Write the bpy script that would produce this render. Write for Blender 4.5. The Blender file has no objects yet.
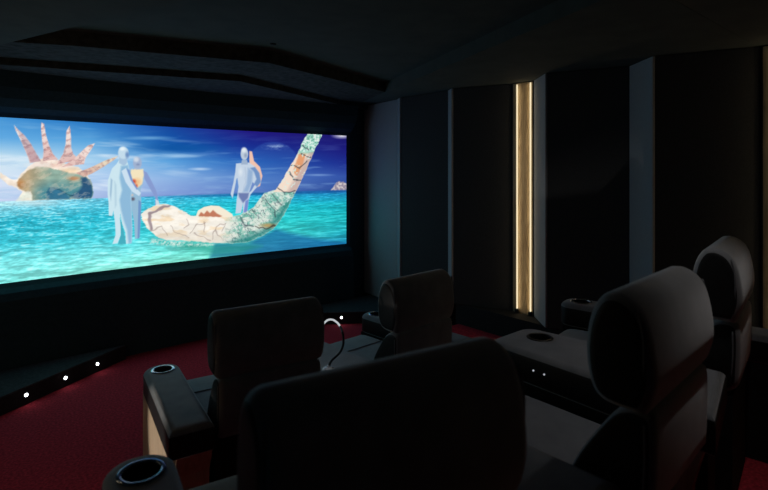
import bpy, bmesh, math, random
import numpy as np
from mathutils import Vector, Matrix

random.seed(4)
S = bpy.context.scene
COL = S.collection

# ------------------------------------------------------------------ helpers
def lin(c):
    return tuple((v / 255 / 12.92) if v / 255 <= 0.04045 else ((v / 255 + 0.055) / 1.055) ** 2.4 for v in c)

def tag(o, label=None, cat=None, group=None, kind=None):
    if label: o['label'] = label
    if cat: o['category'] = cat
    if group: o['group'] = group
    if kind: o['kind'] = kind
    return o

def empty(name, loc, rz=0.0):
    o = bpy.data.objects.new(name, None)
    o.empty_display_size = 0.1
    COL.objects.link(o)
    o.location = loc
    o.rotation_euler = (0, 0, rz)
    return o

def obj(name, bm, m, parent=None, smooth=False, angle=None):
    bmesh.ops.recalc_face_normals(bm, faces=bm.faces)
    me = bpy.data.meshes.new(name)
    bm.to_mesh(me)
    bm.free()
    if smooth:
        for p in me.polygons: p.use_smooth = True
        if angle is not None:
            me.set_sharp_from_angle(angle=math.radians(angle))
    me.materials.append(m)
    o = bpy.data.objects.new(name, me)
    COL.objects.link(o)
    if parent: o.parent = parent
    return o

def add_box(bm, lo, hi, M=None, bevel=0, seg=2):
    r = bmesh.ops.create_cube(bm, size=1)
    vs = r['verts']
    for v in vs:
        v.co = Vector([(lo[i] + hi[i]) / 2 + v.co[i] * (hi[i] - lo[i]) for i in range(3)])
    if M is not None:
        for v in vs: v.co = M @ v.co
    if bevel:
        es = {e for v in vs for e in v.link_edges}
        bmesh.ops.bevel(bm, geom=list(es), offset=bevel, segments=seg, affect='EDGES', profile=0.5, clamp_overlap=True)
    return bm

def box(lo, hi, bevel=0, seg=2):
    return add_box(bmesh.new(), lo, hi, None, bevel, seg)

def prism(pts, axis, a, b, bevel=0, seg=4, bm=None):
    """extrude a closed outline; axis 'x': pts are (y,z); axis 'z': pts are (x,y)"""
    bm = bm or bmesh.new()
    def P(p, t):
        return (t, p[0], p[1]) if axis == 'x' else ((p[0], p[1], t) if axis == 'z' else (p[0], t, p[1]))
    A = [bm.verts.new(P(p, a)) for p in pts]
    B = [bm.verts.new(P(p, b)) for p in pts]
    n = len(pts)
    f0 = bm.faces.new(A); f1 = bm.faces.new(B[::-1])
    for i in range(n):
        bm.faces.new((A[i], B[i], B[(i + 1) % n], A[(i + 1) % n]))
    if bevel:
        es = list(f0.edges) + list(f1.edges)
        bmesh.ops.bevel(bm, geom=es, offset=bevel, segments=seg, affect='EDGES', profile=0.5, clamp_overlap=True)
    return bm

def tube(path, r, n=10, bm=None):
    bm = bm or bmesh.new()
    path = [Vector(p) for p in path]
    R = r if isinstance(r, (list, tuple)) else [r] * len(path)
    rings = []
    up = Vector((0.31, 0.42, 0.85)).normalized()
    for i, p in enumerate(path):
        d = (path[min(i + 1, len(path) - 1)] - path[max(i - 1, 0)]).normalized()
        u = d.cross(up)
        if u.length < 1e-3: u = d.cross(Vector((1, 0, 0)))
        u.normalize()
        w = d.cross(u)
        rings.append([bm.verts.new(p + R[i] * (math.cos(2 * math.pi * k / n) * u + math.sin(2 * math.pi * k / n) * w)) for k in range(n)])
    for a, b in zip(rings, rings[1:]):
        for k in range(n):
            bm.faces.new((a[k], a[(k + 1) % n], b[(k + 1) % n], b[k]))
    bm.faces.new(rings[0][::-1]); bm.faces.new(rings[-1])
    return bm

def lathe(prof, n=40, c=(0, 0, 0), bm=None, ring=False):
    bm = bm or bmesh.new()
    rings = [[bm.verts.new((c[0] + r * math.cos(2 * math.pi * k / n), c[1] + r * math.sin(2 * math.pi * k / n), c[2] + z)) for k in range(n)] for r, z in prof]
    for a, b in zip(rings, rings[1:] + (rings[:1] if ring else [])):
        for k in range(n):
            bm.faces.new((a[k], a[(k + 1) % n], b[(k + 1) % n], b[k]))
    if not ring:
        bm.faces.new(rings[0][::-1]); bm.faces.new(rings[-1])
    return bm

def smooth_path(pts, n=6):
    """Catmull-Rom"""
    P = [Vector(p) for p in pts]
    out = []
    for i in range(len(P) - 1):
        p0, p1, p2, p3 = P[max(i - 1, 0)], P[i], P[i + 1], P[min(i + 2, len(P) - 1)]
        for k in range(n):
            t = k / n
            out.append(0.5 * ((2 * p1) + (p2 - p0) * t + (2 * p0 - 5 * p1 + 4 * p2 - p3) * t * t + (3 * p1 - p0 - 3 * p2 + p3) * t ** 3))
    out.append(P[-1])
    return out

# ------------------------------------------------------------------ materials
def base_mat(name):
    m = bpy.data.materials.new(name)
    m.use_nodes = True
    return m, m.node_tree.nodes, m.node_tree.links, m.node_tree.nodes['Principled BSDF']

def fabric(name, c1, c2, scale=30, rough=0.9, bump=0.15, sheen=0.0, fine=600, spec=0.2):
    m, N, L, B = base_mat(name)
    tc = N.new('ShaderNodeTexCoord')
    nz = N.new('ShaderNodeTexNoise'); nz.inputs['Scale'].default_value = scale; nz.inputs['Detail'].default_value = 4
    L.new(tc.outputs['Object'], nz.inputs['Vector'])
    cr = N.new('ShaderNodeValToRGB')
    cr.color_ramp.elements[0].position = 0.3; cr.color_ramp.elements[1].position = 0.7
    cr.color_ramp.elements[0].color = (*c1, 1); cr.color_ramp.elements[1].color = (*c2, 1)
    L.new(nz.outputs['Fac'], cr.inputs['Fac'])
    L.new(cr.outputs['Color'], B.inputs['Base Color'])
    B.inputs['Roughness'].default_value = rough
    B.inputs['Specular IOR Level'].default_value = spec
    B.inputs['Sheen Weight'].default_value = sheen
    B.inputs['Sheen Roughness'].default_value = 0.5
    n2 = N.new('ShaderNodeTexNoise'); n2.inputs['Scale'].default_value = fine; n2.inputs['Detail'].default_value = 2
    L.new(tc.outputs['Object'], n2.inputs['Vector'])
    bp = N.new('ShaderNodeBump'); bp.inputs['Strength'].default_value = bump; bp.inputs['Distance'].default_value = 0.004
    L.new(n2.outputs['Fac'], bp.inputs['Height'])
    L.new(bp.outputs['Normal'], B.inputs['Normal'])
    return m

def plain(name, c, rough=0.5, metal=0.0, spec=0.5):
    m, N, L, B = base_mat(name)
    B.inputs['Base Color'].default_value = (*c, 1)
    B.inputs['Roughness'].default_value = rough
    B.inputs['Metallic'].default_value = metal
    B.inputs['Specular IOR Level'].default_value = spec
    return m

def glow(name, c, s):
    m, N, L, B = base_mat(name)
    B.inputs['Base Color'].default_value = (0.02, 0.02, 0.02, 1)
    B.inputs['Emission Color'].default_value = (*c, 1)
    B.inputs['Emission Strength'].default_value = s
    return m

def wood(name, c1, c2, c3, axis=2, sc=1.0):
    m, N, L, B = base_mat(name)
    tc = N.new('ShaderNodeTexCoord')
    mp = N.new('ShaderNodeMapping')
    s = [9 * sc, 9 * sc, 9 * sc]; s[axis] = 0.9 * sc
    mp.inputs['Scale'].default_value = s
    L.new(tc.outputs['Object'], mp.inputs['Vector'])
    nz = N.new('ShaderNodeTexNoise'); nz.inputs['Scale'].default_value = 3; nz.inputs['Detail'].default_value = 8; nz.inputs['Distortion'].default_value = 1.2
    L.new(mp.outputs['Vector'], nz.inputs['Vector'])
    cr = N.new('ShaderNodeValToRGB')
    e = cr.color_ramp.elements
    e[0].position = 0.28; e[0].color = (*c1, 1)
    e[1].position = 0.7; e[1].color = (*c3, 1)
    k = e.new(0.48); k.color = (*c2, 1)
    L.new(nz.outputs['Fac'], cr.inputs['Fac'])
    # knots
    vo = N.new('ShaderNodeTexVoronoi'); vo.inputs['Scale'].default_value = 1.0
    mp2 = N.new('ShaderNodeMapping'); s2 = [5, 5, 5]; s2[axis] = 2.6; mp2.inputs['Scale'].default_value = s2
    L.new(tc.outputs['Object'], mp2.inputs['Vector']); L.new(mp2.outputs['Vector'], vo.inputs['Vector'])
    r2 = N.new('ShaderNodeValToRGB')
    r2.color_ramp.elements[0].position = 0.04; r2.color_ramp.elements[0].color = (0.25, 0.2, 0.15, 1)
    r2.color_ramp.elements[1].position = 0.13; r2.color_ramp.elements[1].color = (1, 1, 1, 1)
    L.new(vo.outputs['Distance'], r2.inputs['Fac'])
    mx = N.new('ShaderNodeMix'); mx.data_type = 'RGBA'; mx.blend_type = 'MULTIPLY'; mx.inputs[0].default_value = 1
    L.new(cr.outputs['Color'], mx.inputs[6]); L.new(r2.outputs['Color'], mx.inputs[7])
    L.new(mx.outputs[2], B.inputs['Base Color'])
    B.inputs['Roughness'].default_value = 0.55
    return m

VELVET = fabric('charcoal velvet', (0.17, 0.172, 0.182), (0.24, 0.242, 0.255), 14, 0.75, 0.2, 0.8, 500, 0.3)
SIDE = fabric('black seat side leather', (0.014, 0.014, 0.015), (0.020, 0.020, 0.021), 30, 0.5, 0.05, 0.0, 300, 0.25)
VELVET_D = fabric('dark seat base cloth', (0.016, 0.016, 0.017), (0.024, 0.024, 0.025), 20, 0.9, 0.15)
PIPE = fabric('grey piping cord', (0.16, 0.16, 0.17), (0.22, 0.22, 0.23), 60, 0.8, 0.1)
OAK = wood('oak side panel', (0.56, 0.40, 0.25), (0.68, 0.51, 0.34), (0.74, 0.58, 0.41), 2, 1.5)
PLANK = wood('knotty oak plank', (0.30, 0.20, 0.105), (0.48, 0.35, 0.195), (0.56, 0.43, 0.26), 2, 1.6)
CARPET = fabric('red carpet pile', (0.40, 0.032, 0.050), (0.84, 0.066, 0.098), 70, 0.95, 0.8, 0.0, 260, 0.05)
STAGE = fabric('black stage carpet', (0.045, 0.045, 0.05), (0.09, 0.09, 0.095), 60, 0.95, 0.4, 0.0, 260)
STAGE_E = fabric('black stage fascia', (0.02, 0.02, 0.022), (0.03, 0.03, 0.032), 60, 0.8, 0.1)
PANEL = fabric('black acoustic cloth', (0.055, 0.056, 0.058), (0.075, 0.076, 0.079), 120, 0.95, 0.25, 0.0, 900)
EDGE = fabric('grey panel edge cloth', (0.40, 0.41, 0.43), (0.46, 0.47, 0.49), 120, 0.9, 0.2, 0.0, 900)
SURR = fabric('black screen surround cloth', (0.030, 0.062, 0.082), (0.042, 0.082, 0.108), 40, 0.95, 0.1)
CEIL = fabric('dark ceiling plaster', (0.085, 0.095, 0.088), (0.105, 0.117, 0.108), 7, 0.9, 0.1, 0.0, 90)
CEIL2 = fabric('dark ceiling cloth', (0.03, 0.032, 0.030), (0.085, 0.087, 0.085), 22, 0.9, 0.1)
WALLB = fabric('black wall paint', (0.02, 0.02, 0.022), (0.028, 0.028, 0.03), 10, 0.9, 0.1)
BLACK = plain('satin black', (0.012, 0.012, 0.013), 0.35)
BLACK_M = plain('matt black', (0.01, 0.01, 0.011), 0.8)
CHROME = plain('brushed chrome', (0.75, 0.77, 0.8), 0.22, 1.0)
DKCHROME = plain('dark chrome', (0.22, 0.27, 0.36), 0.2, 1.0)
WHITE_G = plain('white gloss', (0.82, 0.83, 0.86), 0.25)
LED = glow('warm led strip', (1.0, 0.84, 0.54), 1.0)
LED_W = 0.26
ADDED_AISLE_W = 22.0
ADDED_REAR_W = 8.0
STEP = glow('cool step light', (0.9, 0.96, 1.0), 14.0)
BTN = glow('button light', (0.85, 0.92, 1.0), 0.5)

# ------------------------------------------------------------------ room numbers (metres, floor in front of the first row = 0)
XR, XL = 3.87, -0.55           # recessed planes of the two panelled side walls
YF, YB = 4.72, -2.3            # screen wall / rear wall
ZP0, ZP1 = 0.34, 2.376         # wall panels
ROW2 = 0.30                    # platform of the rear row

def struct(name, bm, m, smooth=False):
    return tag(obj(name, bm, m, None, smooth), kind='structure')

struct('floor', box((XL - 0.1, 1.72, -0.1), (XR + 0.1, 5.1, 0.0)), CARPET)
struct('floor.001', box((XL - 0.1, YB, -0.1), (XR + 0.1, 1.72, ROW2)), CARPET)
struct('wall_right', box((XR + 0.03, YB, -0.1), (XR + 0.13, 5.1, 2.62)), WALLB)
struct('wall_left', box((XL - 0.13, YB, -0.1), (XL - 0.03, 5.1, 2.62)), WALLB)
struct('wall_back', box((XL - 0.13, YB - 0.1, -0.1), (XR + 0.13, YB, 2.62)), WALLB)
# right aisle step and the low plinths below the panels
tag(obj('aisle_step', box((2.78, 1.725, 0.0), (3.698, 3.2, 0.15), 0.008), CARPET), 'red carpeted aisle step on the right beside the front seats', 'step')
struct('baseboard_right', box((3.70, YB, 0.0), (XR + 0.03, 3.235, ZP0 - 0.003)), BLACK_M)
struct('baseboard_left', box((XL - 0.03, YB, 0.0), (XL + 0.17, 3.235, ZP0 - 0.003)), BLACK_M)

# ---- ceiling: a raised centre, side slabs and two stepped arrow-shaped tiers in front of the screen
ZM, ZS, Z3 = 2.47, 2.376, 2.33
struct('ceiling', box((XL - 0.13, YB, ZM), (XR + 0.13, 4.2, ZM + 0.12)), CEIL)
right_edge = [(3.62, 4.55), (2.99, 2.94), (2.20, 0.90)]
left_edge = [(0.14, 4.35), (0.52, 3.27), (1.17, 1.45), (1.36, 0.90)]
bm = prism([(XL - 0.13, 0.9), left_edge[3], left_edge[2], left_edge[1], left_edge[0], (XL - 0.13, 4.35)], 'z', ZS, ZM)
struct('ceiling.001', bm, CEIL)
bm = prism([(XR + 0.13, 0.9), (XR + 0.13, 4.55)] + right_edge, 'z', ZS - 0.001, ZM)
struct('ceiling.002', bm, CEIL)
struct('ceiling.003', box((XL - 0.13, YB, ZS), (XR + 0.13, 0.9, ZM)), CEIL)
bm = prism([(XL - 0.13, 4.06), (0.27, 3.86), (0.62, 3.70), (1.80, 3.36), (3.36, 3.86), (XR + 0.13, 4.05), (XR + 0.13, 5.1), (XL - 0.13, 5.1)], 'z', ZS + 0.002, ZM + 0.12)
struct('ceiling.004', bm, CEIL2)
bm = prism([(XL - 0.13, 4.66), (0.31, 4.42), (1.86, 3.96), (3.40, 4.65), (XR + 0.13, 4.78), (XR + 0.13, 5.1), (XL - 0.13, 5.1)], 'z', Z3, ZS + 0.002)
struct('ceiling.005', bm, CEIL2)
so = obj('ceiling_sensor', lathe([(0.012, -0.010), (0.018, -0.008), (0.022, 0.0)], 20), BLACK_M, None, True, 40)
so.location = (1.73, 3.17, ZM)
tag(so, 'tiny black round sensor set in the ceiling before the screen', 'sensor')

# ------------------------------------------------------------------ screen and the bevelled surround (wall_front)
SX0, SX1, SZ0, SZ1 = 0.16, 3.572, 0.741, 1.999
def scr_y(x):
    k = (x - 1.873) / 1.713
    return 4.80 + 0.08 * max(0.0, 1 - k * k)
def wall_front():
    bm = bmesh.new()
    n = 32
    W = 0.034
    top = [(0.0, 0.0), (0.04, 0.055), (0.10, 0.10), (0.18, 0.135), (0.30, 0.155)]     # (away from the picture, towards the room), curved to catch the screen's glow
    bot = [(0.0, 0.0), (0.035, 0.040), (0.09, 0.062), (0.16, 0.071), (0.24, 0.074)]
    def col(x, yt, yb, k):
        rows = [(x, yb - 0.074 * k, 0.0), (x, yb - 0.074 * k, SZ0 - W - 0.26)]
        rows += [(x, yb - d * k, SZ0 - W - u) for u, d in reversed(bot)]
        rows += [(x, yt - d * k, SZ1 + W + u) for u, d in top]
        return [bm.verts.new(p) for p in rows]
    xs = [SX0 - W + (SX1 - SX0 + 2 * W) * i / n for i in range(n + 1)]
    cols = [col(x, scr_y(x) - 0.026, scr_y(x) - 0.026, 1.0) for x in xs]
    gap = 1 + len(bot)
    for a, b in zip(cols, cols[1:]):
        for j in range(len(a) - 1):
            if j != gap:
                bm.faces.new((a[j], b[j], b[j + 1], a[j + 1]))
    return bm
wf = struct('wall_front', wall_front(), SURR)
struct('wall_front.002', box((SX1 + 0.0345, 4.842, 0.0), (XR + 0.029, 4.88, Z3 + 0.003)), SURR)
struct('wall_front.003', box((XL - 0.029, 4.842, 0.0), (SX0 - 0.0345, 4.88, Z3 + 0.003)), SURR)
struct('wall_front.001', box((XL - 0.13, 4.98, -0.1), (XR + 0.13, 5.1, 2.62)), WALLB)

screen = empty('projection_screen', (1.873, 4.84, SZ0 - 0.04))
tag(screen, 'wide glowing projection screen showing figures in a turquoise sea', 'screen')
def rel(parent, o):
    """parent a mesh built in room coordinates: shift its vertices into the parent's frame"""
    o.data.transform(Matrix.Translation(-Vector(parent.location)))
    o.parent = parent
def frame_bm():
    """narrow slanted lip around the canvas"""
    bm = bmesh.new()
    n, w, dp = 32, 0.034, 0.026
    inner, outer, back = [], [], []
    xs = [SX0 + (SX1 - SX0) * i / n for i in range(n + 1)]
    xo = [SX0 - w + (SX1 - SX0 + 2 * w) * i / n for i in range(n + 1)]
    loop = [(i, 0) for i in range(n + 1)] + [(i, 1) for i in range(n, -1, -1)]
    for i, k in loop:
        zi, zo = (SZ0, SZ0 - w) if k == 0 else (SZ1, SZ1 + w)
        y = scr_y(xs[i])
        inner.append(bm.verts.new((xs[i], y + 0.001, zi)))
        outer.append(bm.verts.new((xo[i], y - dp, zo)))
        back.append(bm.verts.new((xo[i], y + 0.03, zo)))
    m = len(loop)
    for j in range(m):
        k = (j + 1) % m
        bm.faces.new((inner[j], inner[k], outer[k], outer[j]))
        bm.faces.new((outer[j], outer[k], back[k], back[j]))
        bm.faces.new((back[j], back[k], inner[k], inner[j]))
    return bm
rel(screen, obj('screen_frame', frame_bm(), SURR))

# ---- the moving picture itself: colours of a flat light-emitting canvas, computed per vertex
A = math.atan(512 / 592.0)
SA, CA = math.sin(A), math.cos(A)
def vnoise(x, y, seed=0):
    xi, yi = np.floor(x).astype(np.int64), np.floor(y).astype(np.int64)
    fx, fy = x - xi, y - yi
    fx, fy = fx * fx * (3 - 2 * fx), fy * fy * (3 - 2 * fy)
    def h(a, b):
        n = (a * 374761393 + b * 668265263 + seed * 1442695041) & 0x7fffffff
        n = ((n ^ (n >> 13)) * 1274126177) & 0x7fffffff
        return ((n ^ (n >> 16)) & 0xffff) / 65535.0
    return (h(xi, yi) * (1 - fx) + h(xi + 1, yi) * fx) * (1 - fy) + (h(xi, yi + 1) * (1 - fx) + h(xi + 1, yi + 1) * fx) * fy
def fbm(x, y, seed=0, o=4):
    s, a, t = 0, 1.0, 0
    for i in range(o):
        s = s + a * vnoise(x * 2 ** i, y * 2 ** i, seed + i * 17); t += a; a *= 0.55
    return s / t

def paint(px, py):
    """colour (sRGB 0-255) of the film frame at artwork coordinates"""
    n = px.size
    # sky
    gx = np.array([0, 90, 170, 250, 346.0]); gt = np.array([0, .25, .5, .75, 1.0])
    T = np.array([[(66,146,212),(98,170,226),(206,230,243),(216,229,247),(196,210,241)],
                  [(42,120,196),(92,166,222),(172,212,240),(188,212,243),(170,190,230)],
                  [(25,72,158),(20,88,170),(92,162,222),(142,180,228),(132,157,216)],
                  [(34,24,124),(25,48,145),(36,95,182),(88,132,202),(92,126,196)],
                  [(28,24,108),(28,28,122),(30,46,142),(52,84,168),(44,74,150)]], float)
    yh = 201.5 - 0.033 * px
    ytop = 117 + 0.055 * px
    t = np.clip((py - ytop) / (yh - ytop), 0, 1)
    ix = np.clip(np.searchsorted(gx, px) - 1, 0, 3); fx = ((px - gx[ix]) / (gx[ix + 1] - gx[ix])).clip(0, 1)
    it = np.clip((t * 4).astype(int), 0, 3); ft = t * 4 - it
    fx, ft = fx[:, None], ft[:, None]
    C = (T[ix, it] * (1 - fx) + T[ix + 1, it] * fx) * (1 - ft) + (T[ix, it + 1] * (1 - fx) + T[ix + 1, it + 1] * fx) * ft
    def mix(C, col, k):
        k = np.clip(k, 0, 1)[:, None]
        return C * (1 - k) + np.array(col, float) * k
    sk = py - 0.06 * px
    cl = fbm(px / 60 + 3, sk / 6.5, 5)
    C = mix(C, (225, 238, 250), np.clip((cl - 0.53) * 3.0, 0, 0.75) * np.exp(-((px - 60) / 130.0) ** 2) * np.clip(t * 3, 0, 1))
    C = mix(C, (150, 190, 230), np.clip((fbm(px / 30, (py + 0.03 * px) / 3.4, 9) - 0.55) * 2.0, 0, 0.34) * np.clip(t * 1.6, 0, 1))
    def ell(cx, cy, rx, ry, soft=0.35):
        d = np.sqrt(((px - cx) / rx) ** 2 + ((py - cy) / ry) ** 2)
        return np.clip((1 - d) / soft, 0, 1)
    C = mix(C, (14, 82, 160), ell(180, 148, 52, 6.5, 0.8) * 0.85)
    C = mix(C, (130, 185, 228), ell(150, 138, 30, 2.6, 0.9) * 0.7)
    C = mix(C, (190, 220, 245), ell(178, 156, 26, 2.4, 0.9) * 0.7)
    C = mix(C, (215, 232, 250), ell(200, 169, 14, 2, 0.9) * 0.7)
    disc = ell(273, 166, 27, 25, 0.06)
    C = mix(C, (60, 112, 190), disc * 0.28 * (py < yh))
    C = mix(C, (190, 215, 240), ell(275, 147, 15, 4, 0.9) * np.clip((fbm(px / 5, py / 2, 31) - 0.35) * 2.2, 0, 0.9))
    C = mix(C, (150, 185, 230), ell(318, 175, 20, 1.6, 0.9) * 0.6)
    C = mix(C, (255, 255, 255), ell(342, 135.5, 12, 4, 0.9) * 0.9)
    # sea
    d = np.clip((py - yh) / (284 - 0.12 * px - yh), 0, 1)
    gs = np.array([0, 120, 230, 346.0])
    U = np.array([[(168,214,226),(38,166,188),(58,184,200),(120,216,217),(118,214,210)],
                  [(84,182,210),(44,176,198),(54,186,200),(110,212,214),(138,224,208)],
                  [(38,164,198),(34,186,198),(52,194,190),(84,202,188),(110,212,192)],
                  [(28,120,180),(22,160,175),(25,165,172),(30,160,172),(25,130,165)]], float)
    ix = np.clip(np.searchsorted(gs, px) - 1, 0, 2); fx = ((px - gs[ix]) / (gs[ix + 1] - gs[ix])).clip(0, 1)[:, None]
    it = np.clip((d * 4).astype(int), 0, 3); ft = (d * 4 - it)[:, None]
    W = (U[ix, it] * (1 - fx) + U[ix + 1, it] * fx) * (1 - ft) + (U[ix, it + 1] * (1 - fx) + U[ix + 1, it + 1] * fx) * ft
    ps = 1.0 + 2.2 * d
    w1 = fbm(px / (6.5 * ps), (py + 0.15 * px * d) / (1.15 * ps), 41)
    w2 = fbm(px / (2.6 * ps) + 9, (py + 0.17 * px * d) / (0.75 * ps), 77, 3)
    wv = (w1 - 0.5) * 1.2 + (w2 - 0.5) * 0.9
    W = W * 1.09
    W = W * (1 + np.clip(wv, -0.30, 0.5) * (0.58 - 0.08 * np.clip(px / 346, 0, 1)))[:, None]
    k = np.clip((wv - 0.13) * 2.4, 0, 0.6) * np.clip(1.15 - px / 340, 0.25, 1)
    W = W * (1 - k[:, None]) + np.array((205, 238, 238.0)) * k[:, None]
    sea = np.clip((py - yh) / 0.8 + 0.5, 0, 1)
    C = C * (1 - sea[:, None]) + W * sea[:, None]
    C = mix(C, (24, 78, 150), np.exp(-((py - yh - 1.0) / 1.6) ** 2) * np.clip((px - 120) / 160, 0, 0.75))

    wx, wy = fbm(px / 3.0, py / 3.0, 301, 3) - 0.5, fbm(px / 3.0, py / 3.0, 317, 3) - 0.5
    def poly(pts, soft=0.7, wob=0.0):
        P = np.array(pts, float)
        lo, hi = P.min(0) - 2, P.max(0) + 2
        sel = np.nonzero((px > lo[0]) & (px < hi[0]) & (py > lo[1]) & (py < hi[1]))[0]
        k = np.zeros(n)
        if not sel.size: return k
        x, y = px[sel] + wob * wx[sel], py[sel] + wob * wy[sel]
        dm = np.full(sel.size, 1e9); ins = np.zeros(sel.size, bool)
        for i in range(len(P)):
            a, b = P[i], P[(i + 1) % len(P)]
            e = b - a
            tt = np.clip(((x - a[0]) * e[0] + (y - a[1]) * e[1]) / (e @ e + 1e-9), 0, 1)
            dm = np.minimum(dm, np.hypot(x - a[0] - tt * e[0], y - a[1] - tt * e[1]))
            if a[1] != b[1]:
                ins ^= ((a[1] > y) != (b[1] > y)) & (x < (b[0] - a[0]) * (y - a[1]) / (b[1] - a[1]) + a[0])
        k[sel] = np.clip(0.5 + np.where(ins, dm, -dm) / soft, 0, 1)
        return k
    def line(pts, w, soft=0.7):
        k = np.zeros(n)
        for a, b in zip(pts, pts[1:]):
            a, b = np.array(a, float), np.array(b, float)
            e = b - a
            qx, qy = px + 5 * (fbm(px / 7, py / 7, 401, 2) - 0.5), py + 5 * (fbm(px / 7, py / 7, 411, 2) - 0.5)
            tt = np.clip(((qx - a[0]) * e[0] + (qy - a[1]) * e[1]) / (e @ e + 1e-9), 0, 1)
            dd = np.hypot(qx - a[0] - tt * e[0], qy - a[1] - tt * e[1])
            k = np.maximum(k, np.clip(0.5 + (w - dd) / soft, 0, 1))
        return k
    nz = fbm(px / 3.2, py / 2.2, 101)
    nf = fbm(px / 1.6, py / 1.6, 131)
    # ---- spiked shell
    C = mix(C, (215, 232, 236), ell(34, 203, 34, 5, 0.9) * 0.6)
    body = poly([(0,172.5),(6,176),(12,180),(17,179.5),(21,174),(28,167),(36,161),(44,158),(58,160),(66,164),(78,167),(86,173),(90,179.5),(92.5,187),(93,193),(91.5,198.3),(60,199.5),(32,200.3),(22,200.8),(19,197),(22,192),(17,188),(9,185),(3,180),(0,178)], 1.0, 1.5)
    C = mix(C, (244, 232, 218), body)
    C = mix(C, (222, 178, 168), body * ell(52, 164, 26, 5.5, 0.8) * np.clip((nz - 0.3) * 3, 0.1, 0.75))
    C = mix(C, (236, 205, 165), body * ell(70, 171, 14, 4, 0.7) * 0.8)
    inn = poly([(16.5,183),(21,176.5),(28,170.5),(37,166.5),(46,167),(58,170),(68,172.5),(76,174),(84,175),(90,180),(92.5,187),(93,193),(91,198),(60,199),(32,200),(31,191),(25,192),(19,188)], 1.6, 1.8)
    C = mix(C, (184, 164, 130), inn)
    C = mix(C, (140, 176, 164), inn * np.clip((px - 28) / 24, 0, 1) * 0.9)
    C = mix(C, (78, 140, 152), inn * np.clip((py - 178) / 14, 0, 1) * np.clip((px - 28) / 16, 0, 1))
    C = mix(C, (196, 128, 84), inn * ell(74, 178.5, 9, 3.2, 0.7) * 0.75)
    C = mix(C, (186, 128, 76), inn * ell(20, 184, 7, 7, 0.8) * 0.8)
    C = mix(C, (40, 84, 126), poly([(81,178),(86,176.5),(91,182),(93,190),(92,198),(76,199),(70,196),(78,192),(82,186)], 3) * inn * 0.9)
    C = mix(C, (46, 104, 138), poly([(47,199.5),(46.5,192),(49,188),(54,186.8),(60,189),(66,193),(70,199)], 1.4) * 0.8)
    C = mix(C, (36, 70, 78), line([(52,187.2),(60,189),(68,193.5),(73,195)], 0.4) * 0.7)
    C = mix(C, (232, 236, 222), poly([(16,201),(22,194),(28,191),(32,195),(32,200.5)], 2.5) * 0.9)
    C = C * (1 + body * (fbm(px / 7, py / 3.5, 331) - 0.5) * 0.26)[:, None]
    C = mix(C, (238, 214, 190), body * np.clip((fbm((px - py) / 9, (py + 0.4 * px) / 3.4, 341) - 0.56) * 4, 0, 0.3))
    C = mix(C, (250, 240, 232), ell(38, 165, 17, 4.5, 0.9) * 0.6)
    sp = [([(14,125),(16,131),(21,141),(25,150),(28,157),(30,163),(41,161),(36,153),(31,144),(25,136),(18,129.5)]),
          ([(41.5,122.5),(41,128),(42,140),(43.5,150),(43,161),(58,159.5),(53,154),(49,145),(46,135),(44,124)]),
          ([(69.5,126),(66.5,131),(65.5,145),(63,154),(57,164),(79,160),(73,153.5),(71,147),(71,137),(70.3,130)]),
          ([(95,143.2),(88,145.5),(82,151),(74,159),(62,167),(84,164),(85.5,158),(91,150)]),
          ([(118,156),(105,160.5),(95,165.5),(88,168.5),(76,173),(84,177),(93,173),(104,166.5),(114,160)])]
    for i, s in enumerate(sp):
        k = poly(s)
        C = mix(C, ((246, 234, 226), (242, 222, 216), (240, 222, 216), (244, 224, 216), (232, 218, 192))[i], k)
        P = np.array(s, float); tip = P[0]; ax = P[5] - tip; ax = ax / np.hypot(*ax)
        along = (px - tip[0]) * ax[0] + (py - tip[1]) * ax[1]
        side = (px - tip[0]) * ax[1] - (py - tip[1]) * ax[0]
        C = mix(C, (176, 112, 112), k * np.clip(np.sin(along * (0.95, 0.9, 0.9, 1.0, 1.0)[i] + nz * 5) - 0.1, 0, 1) * (0.5 if i in (1, 2) else 0.34))
        C = mix(C, (204, 146, 142), k * np.clip(along / 40 - 0.35, 0, 0.45))
        C = mix(C, (130, 100, 110), k * np.clip((nz - 0.56) * 3, 0, 0.4))
        C = mix(C, (146, 116, 140), k * np.clip((side - 0.3) / 4, 0, 0.35))
    # ---- figure one
    lit, shd = (204, 230, 240), (142, 186, 218)
    def part(pts, col, soft=0.8): 
        nonlocal C
        C = mix(C, col, poly(pts, soft))
    # figure two behind
    part([(129,170),(142,169),(144.5,174),(143,184),(140.5,190),(141.3,202),(140.5,222),(139.5,238),(135,239),(134,222),(131,205),(130,188)], (150, 188, 214))
    part([(138.5,200),(141.3,202),(140.5,222),(139.5,238),(137.5,238.5)], (112, 150, 200))
    part([(142.5,170),(147,172.5),(152,182),(156.5,191),(158.5,201),(160,206),(155,206),(155.5,198),(150,188.5),(144.5,179)], (136, 156, 208))
    part([(155.5,199),(158.5,201),(160,206),(156,206.5)], (205, 220, 228))
    C = mix(C, (160, 178, 208), ell(137.4, 163, 5.0, 7.0, 0.25)); C = mix(C, (205, 216, 230), ell(136.2, 159.5, 3.6, 3.4, 0.6))
    C = mix(C, (110, 128, 168), ell(138, 164.5, 2.6, 1.6, 0.8) * 0.6)
    part([(134,168),(140,168),(140.5,173),(133.5,173)], (165, 184, 210))
    C = mix(C, (243, 228, 192), poly([(130.5,169.5),(143,169),(144,176),(142,184),(137,188),(132,185),(130,177)], 1.5, 2.0))
    C = mix(C, (240, 186, 128), ell(137, 182, 6, 5.5, 0.8) * 0.8); C = mix(C, (206, 70, 48), ell(133.6, 181.5, 3.4, 3.4, 0.8)); C = mix(C, (214, 88, 60), ell(136, 186, 2.6, 3, 0.8))
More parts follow.
